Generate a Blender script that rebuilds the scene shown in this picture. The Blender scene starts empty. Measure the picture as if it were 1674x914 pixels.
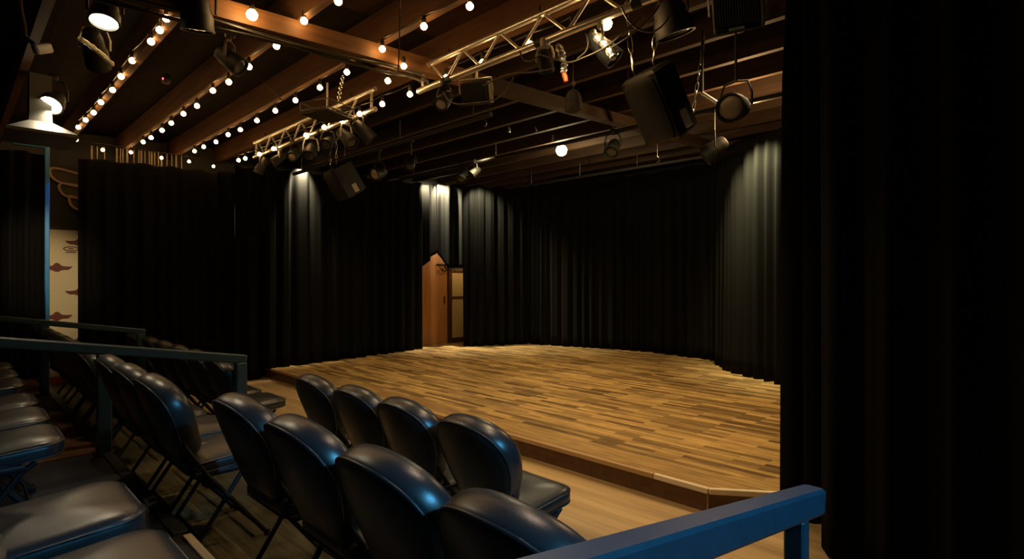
import bpy, math, random
from mathutils import Vector, Matrix, Euler
R = random.Random(7)
SC = bpy.context.scene
COL = SC.collection
PI = math.pi

# ------------------------------------------------------------------ survey of the room
# camera stands at the origin, eye height H; x runs along the seat rows, y towards the stage
F, CX, CY, H = 917.0, 837.0, 457.0, 1.437
A_ = math.radians(45.15)
SA, CA = math.sin(A_), math.cos(A_)
def ray(px, py, Z):
    X = (px - CX) / F * Z
    return Vector((SA * X - CA * Z, CA * X + SA * Z, H - (py - CY) / F * Z))
def at_y(px, py, y):
    return ray(px, py, y / (CA * (px - CX) / F + SA))
def at_x(px, py, x):
    return ray(px, py, x / (SA * (px - CX) / F - CA))
def at_z(px, py, z):
    return ray(px, py, (H - z) * F / (py - CY))
def zj(y):                       # underside of the joists: the roof climbs gently towards the stage
    return 3.07 + 0.045 * (y - 1)

# ------------------------------------------------------------------ mesh helper
class MB:
    def __init__(s):
        s.v = []; s.f = []; s.M = Matrix()
    def add(s, vs, fs):
        b = len(s.v)
        s.v += [tuple(s.M @ Vector(p)) for p in vs]
        s.f += [tuple(b + i for i in f) for f in fs]
    def box(s, c, d, rot=None, bev=0.0):
        x, y, z = d[0] / 2, d[1] / 2, d[2] / 2
        if bev <= 0:
            vs = [Vector(p) for p in ((-x,-y,-z),(x,-y,-z),(x,y,-z),(-x,y,-z),(-x,-y,z),(x,-y,z),(x,y,z),(-x,y,z))]
            fs = [(0,3,2,1),(4,5,6,7),(0,1,5,4),(1,2,6,5),(2,3,7,6),(3,0,4,7)]
        else:
            b = bev
            def ring(zz, i):
                return [(-x+i+b,-y+i,zz),(x-i-b,-y+i,zz),(x-i,-y+i+b,zz),(x-i,y-i-b,zz),(x-i-b,y-i,zz),(-x+i+b,y-i,zz),(-x+i,y-i-b,zz),(-x+i,-y+i+b,zz)]
            rs = [ring(-z, b*.7), ring(-z+b, 0), ring(z-b, 0), ring(z, b*.7)]
            vs = [Vector(p) for r in rs for p in r]
            fs = [tuple(reversed(range(8))), tuple(range(24, 32))]
            for k in range(3):
                for j in range(8):
                    a = k*8+j; q = k*8+(j+1) % 8
                    fs.append((a, q, q+8, a+8))
        T = Matrix.Translation(Vector(c))
        if rot is not None: T = T @ rot.to_4x4()
        s.add([T @ p for p in vs], fs)
    def tube(s, pts, r, n=8, closed=False, cap=True):
        pts = [Vector(p) for p in pts]; N = len(pts)
        rings = []; up = None
        for i, p in enumerate(pts):
            a = pts[(i-1) % N] if (closed or i > 0) else p
            b = pts[(i+1) % N] if (closed or i < N-1) else p
            t = (b - a)
            t = t.normalized() if t.length > 1e-9 else Vector((0, 0, 1))
            if up is None:
                up = Vector((0, 0, 1)) if abs(t.z) < .9 else Vector((1, 0, 0))
            u = (up - t * up.dot(t))
            if u.length < 1e-6: u = t.orthogonal()
            u.normalize(); up = u
            w = t.cross(u)
            rr = r[i] if isinstance(r, (list, tuple)) else r
            rings.append([p + (u * math.cos(2*PI*k/n) + w * math.sin(2*PI*k/n)) * rr for k in range(n)])
        vs = [q for g in rings for q in g]; fs = []
        M_ = N if closed else N - 1
        for i in range(M_):
            for k in range(n):
                a = i*n + k; b = i*n + (k+1) % n
                c = ((i+1) % N)*n + (k+1) % n; d = ((i+1) % N)*n + k
                fs.append((a, b, c, d))
        if cap and not closed:
            fs.append(tuple(reversed(range(n)))); fs.append(tuple((N-1)*n + k for k in range(n)))
        s.add(vs, fs)
    def lathe(s, prof, n=16, T=None):
        # profile of (radius, height) about local z
        vs = []; fs = []
        for (r, z) in prof:
            for k in range(n):
                a = 2*PI*k/n
                vs.append(Vector((r*math.cos(a), r*math.sin(a), z)))
        for i in range(len(prof)-1):
            for k in range(n):
                fs.append((i*n+k, i*n+(k+1) % n, (i+1)*n+(k+1) % n, (i+1)*n+k))
        fs.append(tuple(reversed(range(n)))); fs.append(tuple((len(prof)-1)*n+k for k in range(n)))
        if T is not None: vs = [T @ p for p in vs]
        s.add(vs, fs)
    def prism(s, poly, z0, z1):
        n = len(poly)
        vs = [(p[0], p[1], z0) for p in poly] + [(p[0], p[1], z1) for p in poly]
        fs = [tuple(reversed(range(n))), tuple(range(n, 2*n))]
        for k in range(n): fs.append((k, (k+1) % n, n+(k+1) % n, n+k))
        s.add(vs, fs)
    def loops(s, rings):
        n = len(rings[0]); vs = [p for r in rings for p in r]; fs = []
        for i in range(len(rings)-1):
            for k in range(n):
                fs.append((i*n+k, i*n+(k+1) % n, (i+1)*n+(k+1) % n, (i+1)*n+k))
        fs.append(tuple(reversed(range(n)))); fs.append(tuple((len(rings)-1)*n+k for k in range(n)))
        s.add(vs, fs)
    def build(s, name, mat, parent=None, smooth=35, sub=0):
        me = bpy.data.meshes.new(name)
        me.from_pydata(s.v, [], s.f); me.update()
        me.materials.append(mat)
        if smooth:
            me.shade_smooth()
            try: me.set_sharp_from_angle(angle=math.radians(smooth))
            except Exception: pass
        o = bpy.data.objects.new(name, me); COL.objects.link(o)
        if parent is not None: o.parent = parent
        if sub:
            m = o.modifiers.new('sub', 'SUBSURF'); m.levels = sub; m.render_levels = sub
        return o

def tag(o, label=None, cat=None, group=None, kind=None):
    if label: o['label'] = label
    if cat: o['category'] = cat
    if group: o['group'] = group
    if kind: o['kind'] = kind
    return o
def thing(name, label, cat, loc=(0,0,0), group=None, rz=0):
    o = bpy.data.objects.new(name, None); COL.objects.link(o)
    o.empty_display_size = .1
    o.location = loc; o.rotation_euler = (0, 0, rz)
    return tag(o, label, cat, group)
def copy_tree(o, parent=None):
    c = o.copy(); COL.objects.link(c)
    if parent is not None: c.parent = parent
    for ch in [x for x in o.children]: copy_tree(ch, c)
    return c

# ------------------------------------------------------------------ materials
def mat_new(name):
    m = bpy.data.materials.new(name); m.use_nodes = True
    nt = m.node_tree; b = nt.nodes['Principled BSDF']
    return m, nt, b
def plain(name, col, rough=.6, metal=0.0, spec=.5, noise=0.0, nscale=8.0, bump=0.0, bscale=60, coat=0):
    m, nt, b = mat_new(name)
    b.inputs['Base Color'].default_value = (*col, 1)
    b.inputs['Roughness'].default_value = rough
    b.inputs['Metallic'].default_value = metal
    b.inputs['Specular IOR Level'].default_value = spec
    if coat: b.inputs['Coat Weight'].default_value = coat
    tc = nt.nodes.new('ShaderNodeTexCoord')
    if noise:
        n = nt.nodes.new('ShaderNodeTexNoise'); n.inputs['Scale'].default_value = nscale; n.inputs['Detail'].default_value = 6
        nt.links.new(tc.outputs['Object'], n.inputs['Vector'])
        mx = nt.nodes.new('ShaderNodeMix'); mx.data_type = 'RGBA'
        mx.inputs[6].default_value = (*[c*(1-noise) for c in col], 1)
        mx.inputs[7].default_value = (*[min(1, c*(1+noise)) for c in col], 1)
        nt.links.new(n.outputs['Fac'], mx.inputs[0]); nt.links.new(mx.outputs[2], b.inputs['Base Color'])
    if bump:
        n2 = nt.nodes.new('ShaderNodeTexNoise'); n2.inputs['Scale'].default_value = bscale; n2.inputs['Detail'].default_value = 4
        nt.links.new(tc.outputs['Object'], n2.inputs['Vector'])
        bp = nt.nodes.new('ShaderNodeBump'); bp.inputs['Strength'].default_value = bump; bp.inputs['Distance'].default_value = .01
        nt.links.new(n2.outputs['Fac'], bp.inputs['Height']); nt.links.new(bp.outputs['Normal'], b.inputs['Normal'])
    return m
def emis(name, col, st, base=(.8,.8,.8)):
    m, nt, b = mat_new(name)
    b.inputs['Base Color'].default_value = (*base, 1)
    b.inputs['Emission Color'].default_value = (*col, 1)
    b.inputs['Emission Strength'].default_value = st
    return m
def planks(name, c1, c2, w, h, rough, grain=.35, mortar=.003, mcol=(.02,.012,.006), off=.37, swap=False, bias=0.0, coat=0, spec=.5):
    m, nt, b = mat_new(name)
    b.inputs['Specular IOR Level'].default_value = spec
    tc = nt.nodes.new('ShaderNodeTexCoord')
    br = nt.nodes.new('ShaderNodeTexBrick')
    br.offset = off; br.squash = 1
    br.inputs['Scale'].default_value = 1
    br.inputs['Color1'].default_value = (*c1, 1); br.inputs['Color2'].default_value = (*c2, 1)
    br.inputs['Mortar'].default_value = (*mcol, 1); br.inputs['Mortar Size'].default_value = mortar
    br.inputs['Mortar Smooth'].default_value = .2; br.inputs['Bias'].default_value = bias
    br.inputs['Brick Width'].default_value = w; br.inputs['Row Height'].default_value = h
    src = tc.outputs['Object']
    if swap:
        mp0 = nt.nodes.new('ShaderNodeMapping'); mp0.inputs['Rotation'].default_value = (0, 0, PI/2)
        nt.links.new(src, mp0.inputs['Vector']); src = mp0.outputs['Vector']
    nt.links.new(src, br.inputs['Vector'])
    mp = nt.nodes.new('ShaderNodeMapping'); mp.inputs['Scale'].default_value = (3, 45, 45)
    nt.links.new(src, mp.inputs['Vector'])
    n = nt.nodes.new('ShaderNodeTexNoise'); n.inputs['Scale'].default_value = 1.2; n.inputs['Detail'].default_value = 8
    nt.links.new(mp.outputs['Vector'], n.inputs['Vector'])
    n3 = nt.nodes.new('ShaderNodeTexNoise'); n3.inputs['Scale'].default_value = 1.1; n3.inputs['Detail'].default_value = 3
    nt.links.new(src, n3.inputs['Vector'])
    cr = nt.nodes.new('ShaderNodeMapRange'); cr.inputs['From Min'].default_value = .25; cr.inputs['From Max'].default_value = .75
    cr.inputs['To Min'].default_value = 1-grain; cr.inputs['To Max'].default_value = 1+grain
    nt.links.new(n.outputs['Fac'], cr.inputs['Value'])
    cr2 = nt.nodes.new('ShaderNodeMapRange'); cr2.inputs['From Min'].default_value = .3; cr2.inputs['From Max'].default_value = .7
    cr2.inputs['To Min'].default_value = .82; cr2.inputs['To Max'].default_value = 1.12
    nt.links.new(n3.outputs['Fac'], cr2.inputs['Value'])
    ml = nt.nodes.new('ShaderNodeMath'); ml.operation = 'MULTIPLY'
    nt.links.new(cr.outputs['Result'], ml.inputs[0]); nt.links.new(cr2.outputs['Result'], ml.inputs[1])
    mx = nt.nodes.new('ShaderNodeMix'); mx.data_type = 'RGBA'; mx.blend_type = 'MULTIPLY'; mx.inputs[0].default_value = 1
    cb = nt.nodes.new('ShaderNodeCombineColor')
    for k in range(3): nt.links.new(ml.outputs[0], cb.inputs[k])
    nt.links.new(br.outputs['Color'], mx.inputs[6]); nt.links.new(cb.outputs[0], mx.inputs[7])
    nt.links.new(mx.outputs[2], b.inputs['Base Color'])
    b.inputs['Roughness'].default_value = rough
    if coat: b.inputs['Coat Weight'].default_value = coat
    return m
def grainwood(name, c1, c2, rough, axis='x', sc=1.0):
    m, nt, b = mat_new(name)
    tc = nt.nodes.new('ShaderNodeTexCoord'); mp = nt.nodes.new('ShaderNodeMapping')
    mp.inputs['Scale'].default_value = {'x': (1.2, 22, 22), 'y': (22, 1.2, 22), 'z': (22, 22, 1.2)}[axis]
    nt.links.new(tc.outputs['Object'], mp.inputs['Vector'])
    n = nt.nodes.new('ShaderNodeTexNoise'); n.inputs['Scale'].default_value = sc; n.inputs['Detail'].default_value = 8; n.inputs['Roughness'].default_value = .65
    nt.links.new(mp.outputs['Vector'], n.inputs['Vector'])
    r = nt.nodes.new('ShaderNodeValToRGB')
    r.color_ramp.elements[0].position = .3; r.color_ramp.elements[0].color = (*c1, 1)
    r.color_ramp.elements[1].position = .72; r.color_ramp.elements[1].color = (*c2, 1)
    nt.links.new(n.outputs['Fac'], r.inputs['Fac']); nt.links.new(r.outputs['Color'], b.inputs['Base Color'])
    b.inputs['Roughness'].default_value = rough
    return m

M = {}
M['joist'] = grainwood('joist_wood', (.07,.029,.009), (.19,.082,.026), .7)
M['beam'] = grainwood('beam_wood', (.11,.045,.014), (.24,.11,.036), .65, 'y')
M['decking'] = planks('roof_decking', (.026,.011,.004), (.042,.018,.0065), 3.0, .14, .9, .3, .004, spec=.1)
M['decking_dark'] = planks('dimmed_decking', (.008,.0045,.0025), (.014,.0075,.004), 3.0, .14, .9, .4, .004, spec=.08)  # same boards as the rest, colour darkened for the dim left ceiling
M['decking_unlit'] = plain('roof_unlit', (.016,.009,.005), .8, noise=.4, nscale=6)  # brown stage roof, its lack of light put into the colour
M['joist_unlit'] = grainwood('joist_unlit', (.022,.010,.004), (.055,.026,.009), .75)  # the house joists' wood, darkened in colour where little light reaches
M['wallpaint'] = plain('dark_wall_paint', (.05,.047,.038), .75, noise=.15, nscale=3)
M['wallblack'] = plain('black_wall_paint', (.008,.008,.008), .9)
M['curtain'] = plain('black_drape', (.0062,.0057,.0043), .95, spec=.06, bump=.15, bscale=220)
M['stage'] = planks('stage_boards', (.52,.325,.115), (.07,.034,.012), .5, .056, .4, .55, .0012, (.07,.035,.014), .41, bias=-.1)
M['border'] = planks('stage_border_boards', (.40,.245,.09), (.28,.16,.056), 1.4, .16, .4, .5, .0012, (.07,.035,.014), .5)
M['fascia'] = plain('stage_fascia', (.13,.065,.026), .5, noise=.45, nscale=14)
M['nosing'] = grainwood('stage_nosing', (.42,.25,.11), (.55,.36,.18), .35)
M['nosing_pale'] = grainwood('pale_nosing', (.72,.58,.42), (.85,.72,.55), .4)
M['concrete'] = grainwood('front_floor', (.27,.165,.07), (.60,.41,.21), .55, 'x', .35)
M['riser'] = planks('riser_boards', (.115,.095,.04), (.045,.036,.015), .9, .2, .7, .7, .002, (.02,.014,.006), .5)
M['riser_dark'] = plain('riser_black_top', (.022,.024,.026), .45, noise=.35, nscale=5)
M['riser_brown'] = planks('riser_brown_boards', (.17,.075,.03), (.10,.042,.018), .5, .14, .6, .4, .002, swap=True)
M['trim_black'] = plain('scuffed_black_trim', (.035,.036,.036), .4, noise=.6, nscale=30)
M['vinyl'] = plain('black_vinyl', (.026,.025,.025), .32, spec=.65, bump=.05, bscale=380, noise=.15, nscale=4)
M['piping'] = plain('vinyl_piping', (.02,.02,.022), .4, spec=.55)
M['steel'] = plain('black_steel', (.010,.010,.011), .55, spec=.4)
M['rail'] = grainwood('blue_painted_wood', (.017,.043,.062), (.027,.062,.088), .42)
M['alu'] = plain('truss_aluminium', (.78,.74,.68), .34, metal=.85)
M['chrome'] = plain('chrome', (.85,.83,.8), .2, metal=1)
M['black'] = plain('black_fixture', (.010,.010,.009), .62)
M['grey'] = plain('grey_fixture', (.07,.066,.056), .5, noise=.2)
M['duct'] = plain('dull_duct_metal', (.07,.067,.058), .55, noise=.2)
M['palegrey'] = plain('pale_metal', (.55,.52,.46), .45)
M['bulb'] = emis('bulb_glow', (1, .56, .20), 42)
M['bulb_bright'] = emis('bright_bulb_glow', (1, .58, .22), 95)
M['hot'] = emis('white_lamp_glow', (1, .83, .52), 30)
M['worklamp'] = emis('work_lamp_glow', (1, .85, .5), 45)
M['lens'] = plain('frosted_lens', (.42,.37,.31), .35)
M['lens_dim'] = plain('dark_lens', (.05,.05,.055), .15)
M['cable'] = plain('black_cable', (.022,.018,.014), .45)
M['tancable'] = plain('dusty_cable', (.06,.042,.022), .55)
M['socket'] = plain('bulb_socket', (.02,.016,.012), .5)
M['foil'] = plain('crumpled_foil', (.75,.74,.7), .28, metal=.8, bump=.8, bscale=60)
M['orange'] = plain('orange_tape', (.75,.10,.01), .5)
M['cloth'] = plain('grey_black_cloth', (.07,.068,.06), .95, noise=.4, nscale=30, bump=.4, bscale=60)
M['banner'] = plain('cream_banner', (.62,.5,.3), .75, noise=.06, nscale=20)
M['emblem'] = plain('rust_emblem', (.13,.028,.01), .7, noise=.2)
M['red'] = plain('red_base', (.4,.05,.03), .6)
M['neon'] = plain('wing_outline', (.62,.42,.28), .55)
M['wingfill'] = plain('wing_fill', (.10,.075,.045), .7, noise=.2)
M['door'] = grainwood('orange_door', (.30,.12,.035), (.45,.2,.06), .5, 'z')
M['jamb'] = grainwood('dark_jamb', (.06,.022,.008), (.10,.04,.014), .55, 'z')
M['board'] = plain('pale_plywood', (.6,.46,.22), .7, noise=.15, nscale=18)
M['bluerim'] = plain('blue_rim_light', (.02,.16,.36), .5)  # blue light on the drape's edge, put into a surface colour
M['strap'] = plain('pale_strap', (.22,.17,.1), .7)
M['white'] = plain('white_label_and_highlight', (.8,.78,.72), .6)
M['red_led'] = emis('red_led', (1, .05, .12), 6)

# ------------------------------------------------------------------ camera and view
cam = bpy.data.cameras.new('camera'); co = bpy.data.objects.new('camera', cam); COL.objects.link(co)
co.location = (0, 0, H); co.rotation_euler = (PI/2, 0, PI/2 - A_)
cam.sensor_width = 36; cam.lens = F / 1674 * 36; cam.clip_start = .02
SC.camera = co
SC.view_settings.view_transform = 'Standard'
try: SC.view_settings.look = 'None'
except Exception: pass
SC.view_settings.gamma = 1; SC.view_settings.use_curve_mapping = False
SC.view_settings.exposure = 0.0
w = bpy.data.worlds.new('world'); SC.world = w; w.use_nodes = True
w.node_tree.nodes['Background'].inputs[0].default_value = (.4, .35, .3, 1)
w.node_tree.nodes['Background'].inputs[1].default_value = .0

# ------------------------------------------------------------------ the room
X0, X1, Y0, Y1 = -9.0, 3.2, -3.2, 9.2
def struct(name, m, mat, parent=None, smooth=0):
    o = m.build(name, mat, parent, smooth)
    if parent is None: o['kind'] = 'structure'
    return o
m = MB(); m.box(((X0+X1)/2, (Y0+Y1)/2, -.05), (X1-X0+.4, Y1-Y0+.4, .1)); struct('floor', m, M['concrete'])
m = MB(); m.box((X0-.1, (Y0+Y1)/2, 1.8), (.2, Y1-Y0+.4, 3.8)); struct('wall_left', m, M['wallpaint'])
m = MB(); m.box(((X0+X1)/2, Y1+.1, 1.8), (X1-X0, .2, 3.8)); struct('wall_back', m, M['wallblack'])
m = MB(); m.box((X1+.1, (Y0+Y1)/2, 1.8), (.2, Y1-Y0+.4, 3.8)); struct('wall_right', m, M['wallblack'])
m = MB(); m.box(((X0+X1)/2, Y0-.1, 1.8), (X1-X0, .2, 3.8)); struct('wall_front', m, M['wallblack'])

def slab(m, x0, x1, y0, y1, lo, hi):      # a slab that follows the roof pitch
    vs = []
    for off in (lo, hi):
        for (x, y) in ((x0,y0),(x1,y0),(x1,y1),(x0,y1)): vs.append((x, y, zj(y)+off))
    m.add(vs, [(0,3,2,1),(4,5,6,7),(0,1,5,4),(1,2,6,5),(2,3,7,6),(3,0,4,7)])
YS = 3.05                                   # from here on darker wood colours stand in for the unlit stage roof
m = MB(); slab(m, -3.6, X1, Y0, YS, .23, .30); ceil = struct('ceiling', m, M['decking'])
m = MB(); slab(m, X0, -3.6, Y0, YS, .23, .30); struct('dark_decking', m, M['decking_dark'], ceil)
m = MB(); slab(m, X0, X1, YS, Y1, .23, .30); struct('unlit_decking', m, M['decking_unlit'], ceil)
k = 0
y = -2.56
while y < Y1:
    m = MB(); x1 = X1
    z = zj(y)
    m.box(((X0+x1)/2, y, z+.115), (x1-X0-.02, .055, .23))
    struct('joist', m, M['joist'] if y < YS else M['joist_unlit'], ceil)
    y += .594
bx = -3.55
for (ya, yb, mt) in ((Y0, YS, M['beam']), (YS, Y1, M['joist_unlit'])):
    m = MB(); slab(m, bx-.055, bx+.055, ya, yb, -.115, -.002); struct('beam', m, mt, ceil)

# ------------------------------------------------------------------ stage
ZS = .15
st = thing('stage', 'low plank floored stage with dark brown front board', 'stage', (0,0,0))
c1 = (-1.575, 3.285); c2 = (-1.195, 3.56); c3 = (-.55, 4.03)
def stage_poly(i):
    return [(X0+.02, 3.285+i), (c1[0]-.4*i, c1[1]+i), (c2[0]-.55*i, c2[1]+.8*i), (c3[0], c3[1]+1.0*i), (c3[0], Y1-.02), (X0+.02, Y1-.02)]
p = stage_poly(.02)
m = MB(); m.prism(p, 0.0, ZS-.02)
base = m.build('fascia', M['fascia'], st, 0)
IN = .30
m = MB()
q = [(X0+.02, 3.285+IN), (-1.575-.05, 3.285+IN), (-1.1, 3.95), (c3[0], 4.3), (c3[0], Y1-.02), (X0+.02, Y1-.02)]
m.prism(q, ZS-.02, ZS); m.build('stage_floor', M['stage'], st, 0)
m = MB()
po = [(X0+.02, 3.30), (c1[0], 3.30), (c2[0]-.01, 3.575), (c3[0], 4.05)]
pi = [(X0+.02, 3.285+IN), (-1.625, 3.285+IN), (-1.1, 3.95), (c3[0], 4.3)]
for i in range(3):
    m.prism([po[i], po[i+1], pi[i+1], pi[i]], ZS-.02, ZS)
m.build('border_boards', M['border'], st, 0)
def nose(a, b, mat):
    m = MB(); a = Vector((*a, ZS-.012)); b = Vector((*b, ZS-.012)); d = b-a
    ang = math.atan2(d.y, d.x)
    m.box((a+b)/2+Vector((0,0,.003)), (d.length, .03, .034), Matrix.Rotation(ang, 3, 'Z'), .004)
    return m.build('nosing', mat, st, 30)
nose((X0+.02, 3.288), (-1.95, 3.288), M['nosing'])
o = nose((-1.945, 3.288), (-1.57, 3.288), M['nosing_pale']); o['label'] = 'pale bare wood nosing piece'
o = nose((-1.568, 3.288), (-1.19, 3.563), M['nosing_pale'])
nose((-1.187, 3.563), (c3[0], 4.03), M['nosing'])
m = MB(); m.box((-1.582, 3.302, .065), (.006, .012, .128)); m.build('corner_seam', M['nosing'], st, 0)

# ------------------------------------------------------------------ seating risers
ZB, ZC = .137, .31
YB, YC = 1.50, .75
rb = thing('seating_riser', 'lower seating platform under the second row of chairs', 'riser', (0,0,0), 'stepped seating platforms')
m = MB(); m.box(((X0-.3)/2, (YB+YC)/2, ZB/2), (-.3-X0-.02, YB-YC, ZB)); m.build('platform', M['riser'], rb, 0)
m = MB(); m.box(((X0-.3)/2, YB-.02, ZB+.003), (-.3-X0-.04, .045, .008), None, .002); m.build('edge_trim', M['trim_black'], rb, 30)
rc = thing('seating_riser', 'higher seating platform under the third row with a scuffed black edge', 'riser', (0,0,0), 'stepped seating platforms')
m = MB(); m.box((-(4.48-X1)/2, (YC+Y0)/2, ZC/2), (4.48+X1-.02, YC-Y0-.02, ZC)); m.build('platform', M['riser_dark'], rc, 0)
m = MB(); m.box(((X0-4.49)/2, (YC+Y0)/2, ZC/2), (-4.49-X0-.02, YC-Y0-.02, ZC)); o = m.build('brown_platform', M['riser_brown'], rc, 0)
m = MB(); m.box(((X0-2.77)/2, YC-.025, ZC+.004), (-2.77-X0-.04, .06, .01), None, .003); m.build('edge_trim', M['trim_black'], rc, 30)
m = MB(); m.box(((-2.765+X1)/2, YC-.012, ZC+.005), (X1+2.765-.04, .035, .012), None, .003); o = m.build('pale_edge_trim', M['nosing_pale'], rc, 30)
o['label'] = 'pale bare wood edge strip'

# ------------------------------------------------------------------ folding chairs
def outline_back(n=44):
    pts = []
    wb, wm, hm, hh = .166, .228, .240, .415
    R0 = .045
    for k in range(5):
        a = -PI/2 + PI/2*k/4
        pts.append((wb-R0+R0*math.cos(a), R0+R0*math.sin(a)))
    for k in range(1, 6):
        t = k/5
        pts.append((wb+(wm-wb)*math.sin(t*PI/2), R0+(hm-R0)*t))
    e = 2.15
    for k in range(1, 24):
        a = PI*k/24
        c, s_ = math.cos(a), math.sin(a)
        pts.append((wm*math.copysign(abs(c)**(2/e), c), hm+(hh-hm)*abs(s_)**(2/e)))
    right = [p for p in pts[:10]]
    pts += [(-x, y) for (x, y) in reversed(right)]
    return pts
def outline_seat():
    pts = []
    w, d0, d1 = .208, -.14, .248
    for (cx, cy, a0, r) in ((w-.045, d0+.045, -PI/2, .045), (w-.075, d1-.075, 0, .075), (-w+.075, d1-.075, PI/2, .075), (-w+.045, d0+.045, PI, .045)):
        for k in range(7):
            a = a0 + PI/2*k/6
            pts.append((cx+r*math.cos(a), cy+r*math.sin(a)))
    # subdivide the long straight runs so that the cushion can crown
    out = []
    n = len(pts)
    for i in range(n):
        a, b = pts[i], pts[(i+1) % n]
        out.append(a)
        L = math.hypot(b[0]-a[0], b[1]-a[1])
        if L > .1:
            for j in range(1, 6): out.append((a[0]+(b[0]-a[0])*j/6, a[1]+(b[1]-a[1])*j/6))
    return out
def make_chair(label):
    c = thing('folding_chair', label, 'chair', (0,0,0))
    # backrest: pad in its own plane (u, v), t = towards the sitter
    ob = outline_back()
    lean = math.radians(21)
    base = Vector((0, -.118, .452))
    ax_v = Vector((0, -math.sin(lean), math.cos(lean))); ax_t = Vector((0, math.cos(lean), math.sin(lean)))
    def bp(u, v, t): return base + Vector((u, 0, 0)) + ax_v*v + ax_t*(t + .6*u*u)
    def ring(ins, t):
        cu, cv = 0, .22
        r = []
        for (u, v) in ob:
            d = math.hypot(u-cu, v-cv)
            s_ = max(0.02, (d-ins)/d)
            r.append(bp(cu+(u-cu)*s_, cv+(v-cv)*s_, t))
        return r
    prof = [(.16, -.060), (.09, -.059), (.03, -.056), (.007, -.052), (.0, -.046), (-.005, -.030), (-.007, -.008), (-.005, .012), (.003, .032), (.016, .048), (.036, .060), (.07, .068), (.12, .072), (.16, .073)]
    m = MB(); m.loops([ring(i, t) for i, t in prof]); back = m.build('backrest', M['vinyl'], c, 60)
    m = MB(); m.tube(ring(-.001, -.047), .005, 6, True); m.build('piping', M['piping'], back, 60)
    # seat
    os_ = outline_seat()
    def sring(ins, z, crown=0):
        r = []
        for (u, v) in os_:
            d = math.hypot(u, v-.01)
            s_ = max(.02, (d-ins)/d)
            x, y_ = u*s_, .01+(v-.01)*s_
            r.append(Vector((x, y_, z - .012 + .07*(y_+.1))))
        return r
    sp = [(.15, .392), (.05, .392), (.012, .394), (.002, .400), (-.001, .412), (-.002, .428), (.0, .442), (.006, .452), (.018, .460), (.04, .466), (.08, .472), (.13, .476), (.17, .478)]
    m = MB(); m.loops([sring(i, z-.008) for i, z in sp]); seat = m.build('seat', M['vinyl'], c, 60)
    m = MB(); m.tube(sring(.0005, .438), .0045, 6, True); m.tube(sring(.001, .392), .004, 6, True); m.build('piping', M['piping'], seat, 60)
    # steel frame
    for s_ in (-1, 1):
        m = MB(); m.tube([(s_*.165, -.225, .68), (s_*.185, -.145, .50), (s_*.212, -.06, .36), (s_*.215, .21, .015)], .0115, 8)
        m.lathe([(.014, 0), (.014, .03)], 8, Matrix.Translation((s_*.215, .213, 0)))
        m.build('front_leg', M['steel'], c, 60)
        m = MB(); m.tube([(s_*.192, .15, .385), (s_*.192, .10, .345), (s_*.192, -.125, .015)], .0115, 8)
        m.lathe([(.014, 0), (.014, .03)], 8, Matrix.Translation((s_*.192, -.128, 0)))
        m.build('rear_leg', M['steel'], c, 60)
        m = MB(); m.box((s_*.203, .0, .372), (.012, .24, .028), None, .003); m.build('seat_bracket', M['steel'], c, 40)
    m = MB(); m.tube([(-.215, .178, .055), (.215, .178, .055)], .009, 8); m.build('front_stretcher', M['steel'], c, 60)
    m = MB(); m.tube([(-.192, -.089, .068), (.192, -.089, .068)], .009, 8); m.build('rear_stretcher', M['steel'], c, 60)
    return c
ORD = ['first','second','third','fourth','fifth','sixth','seventh','eighth','ninth','tenth']
proto = [None]
def chair(x, dback, z, label, group, rz=0):
    if proto[0] is None:
        proto[0] = make_chair(label); o = proto[0]
    else:
        o = copy_tree(proto[0])
    o.location = (x, dback + .27, z); o.rotation_euler = (0, 0, rz)
    tag(o, label, 'chair', group)
G = 'black vinyl folding chairs in rows before the stage'
for i, x in enumerate((-1.855, -2.36, -2.83, -3.34)):
    chair(x, 1.567, 0, ['black vinyl chair at the open right end of the front row, seat pad showing',
        'black vinyl chair in the front row, second from its right end',
        'black vinyl chair in the front row, third from its right end',
        'black vinyl chair in the front row standing alone at the left before the aisle gap'][i], G, R.uniform(-.02, .02))
for i, x in enumerate((-4.75, -5.25, -5.75, -6.25, -6.75, -7.42)):
    chair(x, 1.45, 0, 'black vinyl front row chair left of the aisle railing, %s beyond the end post' % ORD[i], G, R.uniform(-.02, .02))
for i, (x, d) in enumerate(((-.83, .785), (-1.31, .785), (-1.82, .785), (-2.34, .78))):
    chair(x, d, ZB, ['large black vinyl chair beside the blue handrail in the second row',
        'black vinyl chair in the second row with blue sheen, second from the blue handrail',
        'black vinyl chair in the second row, third from the blue handrail',
        'black vinyl chair in the second row, fourth from the handrail, right of the gap'][i], G, R.uniform(-.02, .02))
for i, (x, d) in enumerate(((-3.12, .665), (-3.6, .66), (-4.08, .655))):
    chair(x, d, ZB, 'black vinyl second row chair between the gap and the aisle railing, %s from the gap' % ORD[i], G, 0)
for i, x in enumerate((-4.83, -5.31, -5.79, -6.27, -6.75, -7.43)):
    chair(x, .635-.002*i, ZB, 'black vinyl second row chair beyond the aisle railing, %s from the railing' % ORD[i], G, 0)
for i, (x, d) in enumerate(((-1.57, -.11), (-2.08, -.11))):
    chair(x, d, ZC, ['black vinyl chair seat at the bottom left corner, in front beside the pale strip',
                     'black vinyl chair seat at lower left, behind the nearest one by the dark platform'][i], G, 0)
for i, x in enumerate((-3.17, -3.67, -4.16)):
    chair(x, -.17, ZC, 'black vinyl third row chair beyond the bare dark platform, %s from the platform' % ORD[i], G, 0)
for i, x in enumerate((-4.9, -5.4, -5.9)):
    chair(x, -.17, ZC, 'black vinyl third row chair at the far left edge, %s beyond the railing' % ORD[i], G, 0)

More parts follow.
